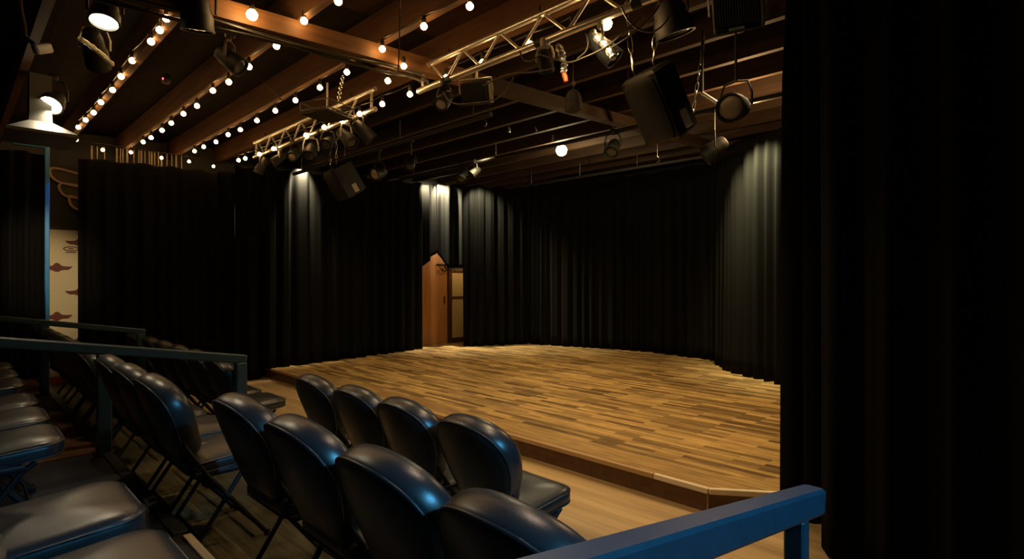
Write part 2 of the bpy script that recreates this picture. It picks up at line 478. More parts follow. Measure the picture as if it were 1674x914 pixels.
# ------------------------------------------------------------------ aisle railings
def railing(x, y0, y1, zend, label, posts, pw, rw, rh):
    o = thing('handrail', label, 'railing', (x, y1, 0), 'sloping aisle railings')
    sl = .172
    m = MB()
    a = Vector((0, y0-y1, zend+sl*(y1-y0))); b = Vector((0, 0, zend))
    d = b-a; ang = math.atan2(d.z, d.y)
    m.box((a+b)/2 - Vector((0, 0, rh/2)), (rw, d.length, rh), Matrix.Rotation(ang, 3, 'X'), .008)
    m.build('rail', M['rail'], o, 30)
    for (yy, zb) in posts:
        top = zend + sl*(y1-yy) - rh + .004
        m = MB(); m.box((0, yy-y1, (zb+top)/2), (pw, pw, top-zb), None, .005); m.build('post', M['rail'], o, 30)
    m = MB()
    for (yy, zb) in posts:
        m.box((0, yy-y1, zb+.006), (pw+.04, pw+.04, .012), None, .003)
    m.build('foot_plate', M['steel'], o, 30)
railing(-.47, -.15, 1.585, .90, 'blue painted wooden handrail at the bottom right, beside the nearest chair', ((1.45, ZB), (.1, ZC)), .046, .056, .066)
railing(-4.45, -.4, 1.60, .862, 'dark blue aisle railing crossing the left side, nearer of two, with square posts', ((1.56, 0), (.715, ZC)), .075, .06, .065)
railing(-7.08, -.4, 1.50, .90, 'dark blue aisle railing at far left, farther of two, below the cream banner', ((1.46, ZB), (.66, ZC)), .07, .055, .055)

# ------------------------------------------------------------------ curtains
def resample(path, step):
    pts = [Vector((p[0], p[1], 0)) for p in path]
    # Catmull-Rom smoothing of the plan line
    dense = []
    n = len(pts)
    for i in range(n-1):
        p0 = pts[max(i-1, 0)]; p1 = pts[i]; p2 = pts[i+1]; p3 = pts[min(i+2, n-1)]
        for k in range(24):
            t = k/24
            dense.append(.5*((2*p1)+(p2-p0)*t+(2*p0-5*p1+4*p2-p3)*t*t+(3*p1-p0-3*p2+p3)*t**3))
    dense.append(pts[-1])
    out = [dense[0]]; acc = 0; L = 0
    for a, b in zip(dense, dense[1:]):
        seg = (b-a).length; pos = 0
        while acc + seg - pos >= step:
            pos += step - acc; acc = 0
            out.append(a.lerp(b, pos/seg)); 
        acc += seg - pos
    return out
def curtain(name, label, path, ztop, zbot, amp=.045, wl=.17, seed=1, sag=.02, group=None, rows=14, rest=1.0):
    rr = random.Random(seed)
    P = resample(path, .016)
    n = len(P)
    ph = rr.uniform(0, 6); ph2 = rr.uniform(0, 6)
    w_ = wl
    m = MB(); vs = []
    fr = [0, .012, .04, .1] + [.1 + .9*(k+1)/(rows-3) for k in range(rows-3)]
    phs = []
    a = ph; target = wl
    for i in range(n):
        if i % 12 == 0: target = wl*rr.uniform(.65, 1.5)
        w_ += (target-w_)*.12
        a += 2*PI*.016/w_; phs.append(a)
    am = [0]*n; v = rr.uniform(.6, 1.2); t_ = v
    for i in range(n):
        if i % 14 == 0: t_ = rr.uniform(.45, 1.3)
        v += (t_-v)*.1; am[i] = v
    for j, f in enumerate(fr):
        for i in range(n):
            p = P[i]
            d = P[min(i+1, n-1)] - P[max(i-1, 0)]
            d.normalize(); nn = Vector((d.y, -d.x, 0))
            s_ = i/(n-1)
            zt = ztop(s_) if callable(ztop) else ztop
            zb = zbot(s_) if callable(zbot) else zbot
            pinch = .45 + .55*min(1, f*6)
            k_ = amp*am[i]*pinch*(1+.35*f)
            o = k_*(math.sin(phs[i]) + .38*math.sin(2.1*phs[i]+ph2) + .25*math.sin(.43*phs[i]+1.1+f*1.2))
            z = zt + (zb-zt)*f - sag*(1-f)*(.5-.5*math.cos(phs[i]*.5))
            q = p + nn*o
            vs.append((q.x, q.y, z))
    fs = []
    for j in range(len(fr)-1):
        for i in range(n-1):
            fs.append((j*n+i, j*n+i+1, (j+1)*n+i+1, (j+1)*n+i))
    m.add(vs, fs)
    o = m.build(name, M['curtain'], None, 0)
    o.data.shade_smooth()
    sm = o.modifiers.new('cloth', 'SOLIDIFY'); sm.thickness = .004; sm.offset = 0
    return tag(o, label, 'curtain', group)
def xy(v): return (v.x, v.y)
GC = 'black stage drapes'
XL = -8.45
def py_of(px, x): return at_x(px, 400, x).y
# far left panel beyond the cream banner
ya = py_of(74, -8.3)
curtain('curtain', 'black drape at the far left edge with a blue lit border', [(-8.3, ya-1.7), (-8.3, ya-.8), (-8.3, ya)], 2.88, .32, .04, .16, 3, group=GC)
# long house-side drape
yb = py_of(128, XL)
curtain('curtain', 'long black drape on the left wall, right of the cream banner', [(XL, yb), (XL+.02, 2.0), (XL, 2.9)], lambda s_: 2.91+.05*s_, .01, .04, .15, 5, group=GC)
pA = at_z(465, 600, ZS); pB = at_z(560, 588, ZS); pC = at_z(695, 570, ZS)
yl0, yl1 = 2.88, at_z(585, 585, ZS).y
curtain('curtain', 'black drape under the far truss, top lit pale by the small lamps', [(XL+.1, 2.85), xy(pA), xy(pB)], lambda s_: 3.06+.06*s_, lambda s_: .01 if s_ < .22 else ZS+.005, .06, .25, 8, .05, group=GC, rows=16)
apex = at_x(713, 413, pC.x-.02)
yP = at_x(690, 440, pC.x).y
L_ = [xy(pB), xy(at_z(640, 577, ZS)), (pC.x, yP), (apex.x, apex.y)]
tot = (Vector((L_[-1]))-Vector(L_[0])).length
cut = 1 - (Vector(L_[-1])-Vector(L_[2])).length/tot
def botL(s_):
    if s_ < cut: return ZS+.004
    t = (s_-cut)/(1-cut)
    return 1.62 + (apex.z-1.62)*t**.8
curtain('curtain', 'black drape left of the stage doorway, its edge pulled back', L_, lambda s_: 3.15+.1*s_, botL, .05, .2, 11, .04, group=GC, rows=22)
pD = at_z(757, 567, ZS); pE = at_z(820, 564.5, ZS); pF = at_z(900, 565, ZS); pG = at_z(1040, 574, ZS); pH = at_z(1170, 590, ZS); pI = at_z(1200, 610, ZS); pJ = at_z(1290, 633, ZS)
R_ = [(apex.x+.01, apex.y+.01), (at_y(732, 440, pD.y-.25).x, pD.y-.25), xy(pD), xy(pE), (pF.x-.5, pF.y-.1)]
totR = sum((Vector(b)-Vector(a)).length for a, b in zip(R_, R_[1:]))
cR = (Vector(R_[2])-Vector(R_[0])).length/totR
cR1 = (Vector(R_[1])-Vector(R_[0])).length/totR
def botR(s_):
    if s_ > cR: return ZS+.004
    if s_ > cR1: return 1.66
    return apex.z + (1.66-apex.z)*(s_/cR1)
curtain('curtain', 'black drape right of the stage doorway, brightly lit at its top', R_, 3.27, botR, .055, .19, 14, .05, group=GC, rows=22)
curtain('curtain', 'wide black backdrop drape along the back of the stage', [(pF.x-.55, pF.y-.08), xy(pF), xy(pG), xy(pH)], 3.33, ZS+.004, .04, .2, 17, .03, group=GC, rows=16)
curtain('curtain', 'black drape curving in at the right rear of the stage, pale lit top', [xy(pH), xy(pI), xy(pJ), (pJ.x+.7, pJ.y-1.2)], lambda s_: 3.36-.08*s_, ZS+.004, .055, .22, 21, .03, group=GC, rows=16)
# near right drapes
pl = at_z(1287, 803, ZS)
curtain('curtain', 'narrow black leg drape at the right front corner of the stage', [(pl.x-.0, pl.y+.25), (pl.x+.0, pl.y+.02), (pl.x+.17, pl.y+.0), (pl.x+.5, pl.y+.03)], zj(3.6)-.03, .01, .03, .12, 25, .0, group=GC, rows=18)
pm = at_z(1345, 893, 0.0)
curtain('curtain', 'large black drape filling the right side of the picture', [(pm.x+.0, pm.y+.1), (pm.x+.02, pm.y-.05), (pm.x+.35, pm.y-.12), (pm.x+.85, pm.y-.2), (pm.x+1.7, pm.y-.2)], zj(3.3)-.03, .01, .05, .26, 29, .0, group=GC, rows=18)

# straps between the house drape and the ceiling
for k, px in enumerate((150, 159, 171, 191, 197, 201, 208, 219, 227, 231, 237, 244, 248, 253, 259, 264, 273, 281, 288, 297)):
    p = at_x(px, 250, XL-.06)
    m = MB(); h = zj(p.y) - 2.87
    m.box((0, 0, h/2), (.006, .012 if k % 3 else .02, h), None, .002)
    o = m.build('hanging_strap', M['strap'], None, 30); o.location = (p.x, p.y, 2.87)
    tag(o, 'pale hanging strap above the left wall drape, %s from the banner' % (ORD[k] if k < 10 else '%dth' % (k+1)), 'strap', 'pale straps above the left drape')

# ------------------------------------------------------------------ left wall: banner, wing sign, blue rim-light strip, door
XW = X0+.012
def wy(px): return at_x(px, 400, XW).y
def wz(px, py): return at_x(px, py, XW).z
def flat_emblem(m, cy, cz, w, h, x):
    # spread wings with an oval body
    P = [(-.5,.12),(-.36,.10),(-.22,.12),(-.13,.2),(-.07,.42),(0,.5),(.07,.42),(.13,.2),(.22,.12),(.36,.10),(.5,.12),(.44,-.12),(.33,-.30),(.22,-.28),(.12,-.36),(.05,-.5),(-.05,-.5),(-.12,-.36),(-.22,-.28),(-.33,-.30),(-.44,-.12)]
    n = len(P)
    vs = [(x, cy+a*w, cz+b*h) for a, b in P] + [(x+.003, cy+a*w, cz+b*h) for a, b in P] + [(x+.003, cy, cz)]
    fs = [tuple(range(n))]
    for k in range(n):
        fs.append((k, (k+1) % n, n+(k+1) % n, n+k)); fs.append((n+k, n+(k+1) % n, 2*n))
    m.add(vs, fs)
yb0, yb1 = wy(66), wy(150)
zt = wz(100, 376)
bn = thing('banner', 'cream banner printed with dark red winged emblems on the left wall', 'banner', (XW, (yb0+yb1)/2, .22))
m = MB(); m.box((XW+.004, (yb0+yb1)/2, (zt+.22)/2), (.008, yb1-yb0, zt-.22), None, 0)
def local(m, o):
    m.v = [tuple(Vector(v)-Vector(o.location)) for v in m.v]; return m
local(m, bn).build('sheet', M['banner'], bn, 0)
m = MB(); m.box((XW+.004, (yb0+yb1)/2, .13), (.008, yb1-yb0, .17)); local(m, bn).build('red_hem', M['red'], bn, 0)
for (px, py) in ((93,437),(93,517),(131,396),(131,477),(54,396),(54,477),(131,557),(93,597)):
    m = MB(); flat_emblem(m, wy(px), wz(px, py), .31, .115, XW+.0085); local(m, bn).build('winged_emblem', M['emblem'], bn, 0)
m = MB()
yy, zz = wy(116), wz(116, 407)
m.tube([(XW+.01, yy+.075*math.cos(a*PI/8), zz+.026*math.sin(a*PI/8)) for a in range(16)], .006, 5, True)
m.box((XW+.009, yy, zz), (.004, .05, .014)); m.box((XW+.009, yy, zz-.045), (.004, .11, .012))
local(m, bn).build('small_badge', M['emblem'], bn, 0)

ws = thing('wing_sign', 'pale outlined wing sign on the dark wall above the cream banner', 'sign', (XW, wy(110), wz(110, 300)))
def wp(px, py, d=.02): v = at_x(px, py, XW+d); return v
def quadc(pts, n=10):
    out = []
    for i in range(len(pts)-1):
        p0 = pts[max(i-1, 0)]; p1 = pts[i]; p2 = pts[i+1]; p3 = pts[min(i+2, len(pts)-1)]
        for k in range(n):
            t = k/n
            out.append(.5*((2*p1)+(p2-p0)*t+(2*p0-5*p1+4*p2-p3)*t*t+(3*p1-p0-3*p2+p3)*t**3))
    out.append(pts[-1]); return out
F1 = [(150,290),(127,284),(105,278),(88,275),(81,278),(83,287),(91,295),(103,300),(127,305),(150,310)]
F2 = [(150,309),(127,304),(103,300),(97,303),(97,309),(103,318),(112,322),(127,324),(150,326)]
F3 = [(150,325),(127,324),(115,321),(113,326),(115,334),(121,340),(128,343),(150,346)]
for fp in (F1, F2, F3):
    m = MB(); m.tube(quadc([wp(a, b, .025) for a, b in fp]), .017, 8); local(m, ws).build('feather_outline', M['neon'], ws, 60)
    m = MB(); pts = [wp(a, b, .006) for a, b in fp]; n = len(pts); m.add(pts + [p+Vector((.008, 0, 0)) for p in pts], [tuple(range(n)), tuple(reversed(range(n, 2*n)))] + [(k, (k+1) % n, n+(k+1) % n, n+k) for k in range(n)])
    local(m, ws).build('feather_panel', M['wingfill'], ws, 0)
# added strip standing in for blue light on the far left drape's edge
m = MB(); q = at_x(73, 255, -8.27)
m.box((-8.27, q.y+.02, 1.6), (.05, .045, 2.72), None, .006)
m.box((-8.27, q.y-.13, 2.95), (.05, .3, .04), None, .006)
o = m.build('blue_rim_strip', M['bluerim'], None, 30); o['kind'] = 'structure'

# door and board seen through the parted drapes
def dy(px): return at_x(px, 480, XW).y
d0, d1 = dy(697), dy(729)
zdt = 2.1
m = MB(); m.box((XW+.03, (d0+d1)/2-.12, (ZS+zdt)/2), (.045, d1-d0+.24, zdt-ZS), None, .004)
door = m.build('door_1', M['door'], None, 30); door['kind'] = 'structure'
m = MB(); m.box((XW+.045, d1+.035, (ZS+zdt)/2), (.09, .07, zdt-ZS), None, .004); m.build('door_jamb', M['jamb'], door, 30)
m = MB(); m.box((XW+.06, d1-.08, 1.02), (.02, .03, .16), None, .004); m.build('door_plate', M['jamb'], door, 30)
bd = thing('plywood_board', 'pale upright board standing right of the orange door behind the drapes', 'board', (XW+.04, dy(744), ZS))
m = MB(); bw = dy(756)-dy(733); bh = at_x(744, 441, XW+.04).z-ZS
m.box((0, 0, bh/2), (.03, bw, bh), None, .004); m.build('panel', M['board'], bd, 30)
m = MB(); m.box((.025, 0, bh-.03), (.02, bw, .05), None, .004); m.box((.025, 0, bh*.62), (.02, bw, .035), None, .004); m.box((.025, 0, .05), (.02, bw, .1), None, .004)
m.box((.022, -bw/2+.03, bh/2), (.015, .05, bh-.02), None, .003); m.build('batten', M['jamb'], bd, 30)
hg = thing('coat_hook_rack', 'dark wire hooks hanging on the orange door behind the drapes', 'hooks', (XW+.1, dy(720), at_x(720, 440, XW).z))
m = MB()
for k in range(4):
    a = k*.07
    m.tube([(0, -.12+a, .05-.04*(k % 2)), (.03, -.05+a, -.05), (.02, .02+a, .08), (0, .08+a, -.02)], .008, 6)
m.box((-.02, 0, .09), (.03, .3, .03), None, .004)
m.build('wire_hooks', M['black'], hg, 40)

# ------------------------------------------------------------------ trusses
YT = 2.6
def truss(x0, x1, zl, zu, label, phase):
    o = thing('lighting_truss', label, 'truss', (x0, YT, zl), 'aluminium trusses over the stage front')
    L = x1-x0; h = zu-zl
    m = MB(); m.tube([(0, 0, h), (L, 0, h)], .021, 10); m.build('chord', M['alu'], o, 60)
    m = MB(); m.tube([(0, 0, 0), (L, 0, 0)], .023, 10); m.build('chord', M['alu'], o, 60)
    m = MB(); m.tube([(.06, 0, 0), (.06, 0, h)], .013, 8); m.build('end_brace', M['alu'], o, 60)
    m = MB(); m.tube([(L-.06, 0, 0), (L-.06, 0, h)], .013, 8); m.build('end_brace', M['alu'], o, 60)
    per = .385; x = phase
    while x < L-.1:
        for (a, b) in (((x-per/2, h), (x, 0)), ((x, 0), (x+per/2, h))):
            if a[0] > .03 and b[0] < L-.03:
                m = MB(); m.tube([(a[0], 0, a[1]), (b[0], 0, b[1])], .0105, 8); m.build('diagonal', M['alu'], o, 60)
        x += per
    for xx in (L*.12, L*.4, L*.62, L*.85):
        m = MB(); m.tube([(xx-.03, 0, 0), (xx+.03, 0, 0)], .026, 10); m.build('tape_band', M['black'], o, 60)
        m = MB(); m.tube([(xx, 0, h), (xx, 0, zj(YT)-zl)], .006, 6); m.build('hanger', M['steel'], o, 60)
    return o
a = at_y(684, 149.5, YT); b = at_y(684, 113, YT)
truss(a.x, a.x+3.2, a.z, b.z, 'silver lighting truss, the nearer, running out of the top of the picture', .345)
a2 = at_y(416, 257, YT); b2 = at_y(613.5, 184.6, YT)
truss(a2.x, b2.x, a2.z, a2.z+(b.z-a.z), 'silver lighting truss, the farther, above the left wall drape', .3)

# ------------------------------------------------------------------ festoon bulbs
def bulb_meshes(size):
    m = MB(); r = size
    m.lathe([(.3*r, .95*r), (.55*r, .75*r), (.9*r, .35*r), (1.0*r, 0), (.9*r, -.45*r), (.55*r, -.85*r), (.15*r, -1.0*r)], 12)
    return m
def string_lights(label, pts, size=.0225, mat='bulb'):
    o = thing('string_lights', label, 'string lights', pts[0], 'festoon strings of round warm bulbs')
    base = Vector(pts[0])
    first = None; fs = None
    for p in pts:
        p = Vector(p)
        if first is None:
            first = bulb_meshes(size).build('bulb', M[mat], o, 60); b = first
            m = MB(); m.lathe([(.013, .02), (.015, .045), (.012, .065), (.006, .072)], 8); fs = m.build('socket', M['socket'], b, 40)
        else:
            b = first.copy(); COL.objects.link(b); b.parent = o
            s = fs.copy(); COL.objects.link(s); s.parent = b
        b.location = p-base
    sp = sorted([Vector(p) for p in pts], key=lambda q: (q.x, q.y))
    line = []
    for p, q in zip(sp, sp[1:]):
        a = p-base+Vector((0, .0, .072)); c = q-base+Vector((0, 0, .072))
        line.append(a); line.append((a+c)/2+Vector((0, 0, -.012)))
    line.append(sp[-1]-base+Vector((0, 0, .072)))
    m = MB(); m.tube(line, .0045, 6); m.build('cable', M['cable'], o, 60)
    return o
def pts_y(L, y): return [at_y(a, b, y) for a, b in L]
S1 = [(265,6),(290,15),(272,30),(261,49),(247,68),(216,99),(198,125),(184,147),(165,167),(153,184),(140,196),(128,208),(124,228),(112,237)]
S2 = [(553,2),(497,34),(452,75),(407,109),(374,134),(348,148),(322,173),(300,186),(280,201),(265,213),(247,225),(234,232)]
S3 = [(768,10),(693,43),(625,80),(567,118),(523,143),(483,164),(450,181),(420,197),(393,212),(373,220),(353,232),(333,240),(318,247)]
S4 = [(670,154),(625,170),(588,186),(559,197),(530,208),(500,221),(447,243),(424,252),(401,259),(390,262)]
S5 = [(349,272),(309,264),(264,258),(214,249),(168,245),(54,229)]
S6 = [(936,46),(867,73),(789,102),(729,127)]
string_lights('festoon string of warm bulbs nearest the left edge of the ceiling', pts_y(S1, .97))
string_lights('festoon string of warm bulbs second from the left, along a joist', pts_y(S2, 1.58))
string_lights('festoon string of warm bulbs third from the left, ending at the top centre', pts_y(S3, 2.15))
string_lights('festoon string of warm bulbs threaded along the farther truss', pts_y(S4, YT-.05))
string_lights('short festoon row of warm bulbs along the top of the left wall drape', [at_x(a, b, XL+.08) for a, b in S5], .020)
string_lights('festoon string of warm bulbs threaded along the nearer truss', [at_y(a, b, YT+.03) for a, b in S6])
string_lights('two loose warm bulbs hanging between the two trusses', pts_y([(660,108),(634,132)], 2.35))
string_lights('single bright bulb beside the cable bundle on the timber beam', [at_y(412, 24, 1.25)], .032, 'bulb_bright')
string_lights('single bright bulb under the nearer truss, beside the foil strip', [at_y(991, 39, YT+.03)], .034, 'bulb_bright')

# ------------------------------------------------------------------ stage lamps and gear
def basis(direction):
    return Vector(direction).to_track_quat('-Z', 'Y').to_matrix().to_4x4()
def par_can(name, label, loc, d, r, L, lens='lens_dim', ztop=None, mat='black', group='stage lamps on trusses and battens', flaps=False, clampmat='black', cat='stage light'):
    o = thing(name, label, cat, loc, group)
    B = basis(d)
    m = MB(); m.lathe([(.35*r, .55*L), (.62*r, .5*L), (.8*r, .3*L), (.85*r, .05*L), (.98*r, -.1*L), (1.0*r, -.45*L), (1.04*r, -.46*L), (1.04*r, -.5*L), (.9*r, -.5*L), (.86*r, -.40*L)], 20, B)
    m.build('housing', M[mat], o, 40)
    m = MB(); m.lathe([(.84*r, -.415*L), (.80*r, -.44*L), (.5*r, -.465*L), (.05*r, -.475*L)], 20, B); m.build('lens', M[lens], o, 50)
    # yoke: U bracket hanging from above
    side = Vector((0, 0, 1)).cross(Vector(d)); side = side.normalized() if side.length > .01 else Vector((1, 0, 0))
    yk = r*1.12
    top = Vector((0, 0, r*1.9))
    m = MB(); m.tube([side*yk, side*yk+Vector((0, 0, r*.9)), side*yk*.75+top*.92, top, -side*yk*.75+top*.92, -side*yk+Vector((0, 0, r*.9)), -side*yk], .008 if r < .13 else .011, 6)
    m.build('yoke', M[clampmat], o, 60)
    zt = ztop if ztop is not None else zj(loc[1])
    m = MB(); m.tube([top, (0, 0, max(zt-loc[2]-.05, top.z+.01))], .009, 6)
    m.box((0, 0, max(zt-loc[2]-.03, top.z+.02)), (.045, .06, .06), None, .008); m.build('clamp', M[clampmat], o, 40)
    if flaps:
        m = MB()
        for k in range(4):
            T = B @ Matrix.Rotation(k*PI/2, 4, 'Z') @ Matrix.Translation((0, r*1.02, -.5*L)) @ Matrix.Rotation(math.radians(32), 4, 'X') @ Matrix.Translation((0, 0, -r*.45))
            m.M = T; m.box((0, 0, 0), (r*1.5, .006, r*.9)); m.M = Matrix()
        m.build('barn_door', M[mat], o, 0)
    return o
def glow_lamp(name, label, loc, d, r, L, mat, power, ang, color, flaps=False, body='grey', group=None):
    o = par_can(name, label, loc, d, r, L, mat, None, body, group or 'stage lamps on trusses and battens', flaps)
    return o
def spot(loc, tgt, power, size, blend, color, rad=.05):
    l = bpy.data.lights.new('lamp_beam', 'SPOT'); l.energy = power; l.spot_size = math.radians(size); l.spot_blend = blend
    l.color = color; l.shadow_soft_size = rad
    o = bpy.data.objects.new('lamp_beam', l); COL.objects.link(o); o.location = loc
    o.rotation_euler = (Vector(tgt)-Vector(loc)).to_track_quat('-Z', 'Y').to_euler()
    return o
def point(loc, power, color, rad=.03):
    l = bpy.data.lights.new('lamp_glow', 'POINT'); l.energy = power; l.color = color; l.shadow_soft_size = rad
    o = bpy.data.objects.new('lamp_glow', l); COL.objects.link(o); o.location = loc; return o

# two white house floods, left
pf1 = at_z(172, 20, 2.92); pf2 = at_z(88, 165, 2.86)
par_can('flood_lamp', 'bright white flood lamp at the top left, left of the festoon string', pf1, (.25, -.12, -.9), .075, .14, 'hot', mat='black')
spot(pf1+Vector((.02, -.0, -.09)), pf1+Vector((.2, .1, -2)), 26, 140, .8, (1, .82, .55), .05)
# the second: lamp head on a pale T-shaped bracket
par_can('flood_lamp', 'bright white flood lamp over a pale bracket at the left edge', pf2, (.45, -.28, -.55), .085, .15, 'hot', mat='black')
spot(pf2+Vector((.06, -.03, -.10)), pf2+Vector((.35, .12, -2)), 24, 140, .8, (1, .82, .55), .05)
spot(pf2+Vector((-.1, .1, -.02)), (X0, .80, 1.30), 210, 28, .9, (1, .8, .5), .05)  # extra beam added beside the flood to brighten the banner
br = thing('duct_bracket', 'pale flared metal duct below the white flood lamp at left', 'duct', at_z(84, 176, 2.76)+Vector((-.22, -.05, 0)))
m = MB()
for zz in (0,):
    m.loops([[Vector((a*s_, b*s_*.8, z_)) for a, b in ((-1,-1),(1,-1),(1,1),(-1,1))] for s_, z_ in ((.085,.28),(.085,-.02),(.09,-.09),(.26,-.19),(.27,-.215),(.25,-.22))])
m.build('flared_hood', M['duct'], br, 20)
m = MB(); m.tube([(0, 0, .27), (0, 0, zj(.6)-br.location.z)], .05, 12); m.build('pipe', M['duct'], br, 40)

# cans hanging in the upper left
par_can('par_can', 'black lamp with a silver lit edge at the upper left, under a loop bracket', at_z(155, 80, 2.88), (-.75, .25, -.45), .07, .26, 'lens_dim', clampmat='palegrey')
par_can('par_can', 'large dark lamp at the top edge left of the timber beam', at_z(322, 20, 2.93), (-.2, .1, -.85), .085, .2, 'lens_dim')
par_can('par_can', 'dark round backed lamp below the large one, left of the beam', at_z(376, 98, 2.88), (.45, .5, -.5), .065, .18, 'lens_dim', clampmat='tancable')
pk = at_z(32, 30, 2.9)
t = thing('cable_drop', 'dangling lumpy cable with a pale plug at the top left corner', 'cable', pk)
m = MB(); m.tube([(0, 0, zj(pk.y)-pk.z), (.03, 0, .05), (-.02, .02, -.03), (.02, .02, -.10), (.06, .06, -.15)], .013, 6); m.build('cord', M['tancable'], t, 60)
m = MB(); m.box((.09, .09, -.17), (.05, .09, .05), Euler((.5, .2, .5)).to_matrix(), .008); m.build('plug', M['palegrey'], t, 40)
# small red indicator on a dark box
p = at_y(272, 133, 1.35)
t = thing('sensor_box', 'small dark box with a red indicator on the ceiling at left', 'sensor', p)
m = MB(); m.box((0, 0, .02), (.09, .06, .07), None, .008); m.box((0, 0, (zj(1.35)-p.z)/2+.03), (.02, .02, max(.02, zj(1.35)-p.z-.05))); m.build('case', M['black'], t, 40)
m = MB(); m.lathe([(.001, -.012), (.007, -.006), (.008, .004)], 8, Matrix.Translation((.03, -.032, .01))); m.build('indicator', M['red_led'], t, 40)

# far truss: cluster of cans
zb_ = a2.z
far = [(428, 262, (-.3,-.3,-.8), .055, .2, 'black'), (456, 255, (-.2,-.6,-.5), .05, .17, 'black'), (483, 250, (.35,-.55,-.5), .055, .18, 'black'), (508, 246, (.4,-.4,-.6), .07, .2, 'black'),
       (536, 232, (.5,-.5,-.4), .06, .18, 'black'), (566, 222, (.6,.2,-.5), .065, .2, 'black'), (594, 210, (.3,.5,-.6), .065, .2, 'black')]
for i, (px, py, d, r, L, mt) in enumerate(far):
    q = at_y(px, py, YT)
    q.z = min(q.z, a2.z-.02-r*2.1)
    par_can('par_can', 'small black stage lamp under the farther truss, %s from its left end' % ORD[i], q, d, r, L, 'lens' if i in (1, 2) else 'lens_dim', a2.z+.01, mt, clampmat='palegrey' if i % 2 else 'black')
# near truss: lamps and flood panels
def flood_panel(label, loc, w_, h_, dep, rz, rx, ztop):
    o = thing('floodlight', label, 'floodlight', loc, 'finned flood panels')
    T = Matrix.Rotation(rz, 4, 'Z') @ Matrix.Rotation(rx, 4, 'X')
    m = MB(); m.M = T; m.box((0, 0, 0), (w_, dep, h_), None, .012); m.build('housing', M['black'], o, 30)
    m = MB(); m.M = T
    n = 17
    for k in range(n): m.box((-w_*.44+w_*.88*k/(n-1), -dep/2-.01, h_*.06), (w_*.018, .022, h_*.78))
    m.build('cooling_fins', M['grey'], o, 0)
    m = MB(); m.M = T; m.box((w_/2+.004, 0, 0), (.012, dep*1.02, h_*.94), None, .003); m.build('side_plate', M['palegrey'], o, 30)
    m = MB(); m.M = T; m.box((0, -dep/2-.004, -h_*.42), (w_*.32, .006, h_*.07)); m.build('label_plate', M['white'], o, 0)
    m = MB(); m.M = T; m.tube([(w_/2+.02, 0, 0), (w_/2+.02, 0, h_*.62), (-w_/2-.02, 0, h_*.62), (-w_/2-.02, 0, 0)], .007, 6); m.M = Matrix()
    m.tube([(0, 0, h_*.6), (0, 0, ztop-loc[2])], .01, 6); m.build('bracket', M['palegrey'], o, 40)
    m = MB(); m.M = T; m.box((0, -dep/2-.005, -h_*.5), (w_*1.12, .02, .012)); m.build('front_bar', M['grey'], o, 0)
    return o
q = at_y(779, 152, YT+.02)
flood_panel('finned black flood panel hanging under the nearer truss', q, .2, .15, .08, math.radians(30), math.radians(20), a.z)
q = at_y(1205, 18, 2.95)
flood_panel('finned black flood panel at the top edge right of the truss', q, .24, .2, .09, math.radians(16), math.radians(24), zj(2.95))
q = at_y(727, 163, YT); par_can('par_can', 'stage lamp with a pale face under the left end of the nearer truss', q, (.2,-.6,-.6), .055, .16, 'lens', a.z, 'black')
q = at_y(891, 100, YT); par_can('par_can', 'stage lamp wrapped in black under the middle of the nearer truss', q, (-.3,.6,-.6), .048, .13, 'lens_dim', a.z, 'black', clampmat='palegrey')
q = at_y(985, 78, YT+.02); par_can('par_can', 'stage lamp with a foil edge under the nearer truss, beside the bright bulb', q, (.5,.35,-.6), .06, .2, 'lens_dim', a.z, 'black', clampmat='palegrey')
q = at_y(1098, 32, 2.9); par_can('par_can', 'broad black lamp on the joist beside the upper right flood panel', q, (.1,.3,-.9), .11, .18, 'lens_dim', zj(2.9)+.02, 'black')
# foil strips, and a silver strip for a lamp's lit edge
def foil(label, pl, r, orange):
    o = thing('foil_wrap', label, 'foil', pl[0])
    b0 = Vector(pl[0])
    m = MB(); L = [Vector(p)-b0 for p in pl]; m.tube(quadc(L, 6), [r*(.5+.5*R.random()) for _ in range((len(L)-1)*6+1)], 8); m.build('foil', M['foil'], o, 25)
    if orange:
        e = L[-1]
        m = MB(); m.tube([e, e+Vector((.012, 0, -.03)), e+Vector((.02, 0, -.062))], [.012, .017, .012], 8); m.build('orange_tip', M['orange'], o, 50)
foil('crumpled silver foil tail with an orange tip under the nearer truss', [at_y(912, 74, YT-.03), at_y(918, 88, YT-.03), at_y(922, 104, YT-.03), at_y(921, 118, YT-.03)], .026, True)
foil('silver strip standing in for the lit edge of the upper left black lamp', [at_z(126, 60, 2.86), at_z(140, 69, 2.85), at_z(160, 84, 2.84), at_z(184, 106, 2.83)], .02, False)  # foil tube stands in for light along the can's edge
foil('bright silver foil strip beside the bright bulb on the nearer truss', [at_y(968, 52, YT-.04), at_y(977, 64, YT-.04), at_y(992, 78, YT-.04), at_y(1004, 96, YT-.04)], .026, False)
# hanging cloth bag
q = at_y(937, 163, 3.3)
t = thing('cloth_bag', 'dark mesh cloth bag hanging from the ceiling right of the foil tail', 'bag', q)
m = MB()
rings = []
rr = random.Random(4)
for (r_, z_) in ((.012,.075),(.03,.07),(.05,.045),(.062,.0),(.07,-.045),(.062,-.085),(.03,-.1),(.01,-.102)):
    rings.append([Vector((r_*math.cos(2*PI*k/14)*(1+rr.uniform(-.12,.12)), r_*math.sin(2*PI*k/14)*(1+rr.uniform(-.12,.12)), z_)) for k in range(14)])
m.loops(rings); m.build('bag_body', M['cloth'], t, 50)
m = MB(); m.tube([(0, 0, .07), (0, 0, zj(3.3)-q.z)], .004, 6); m.tube([(0, 0, .1), (.018, 0, .12), (.012, 0, .14), (-.01, 0, .13)], .005, 6); m.build('hook', M['chrome'], t, 60)

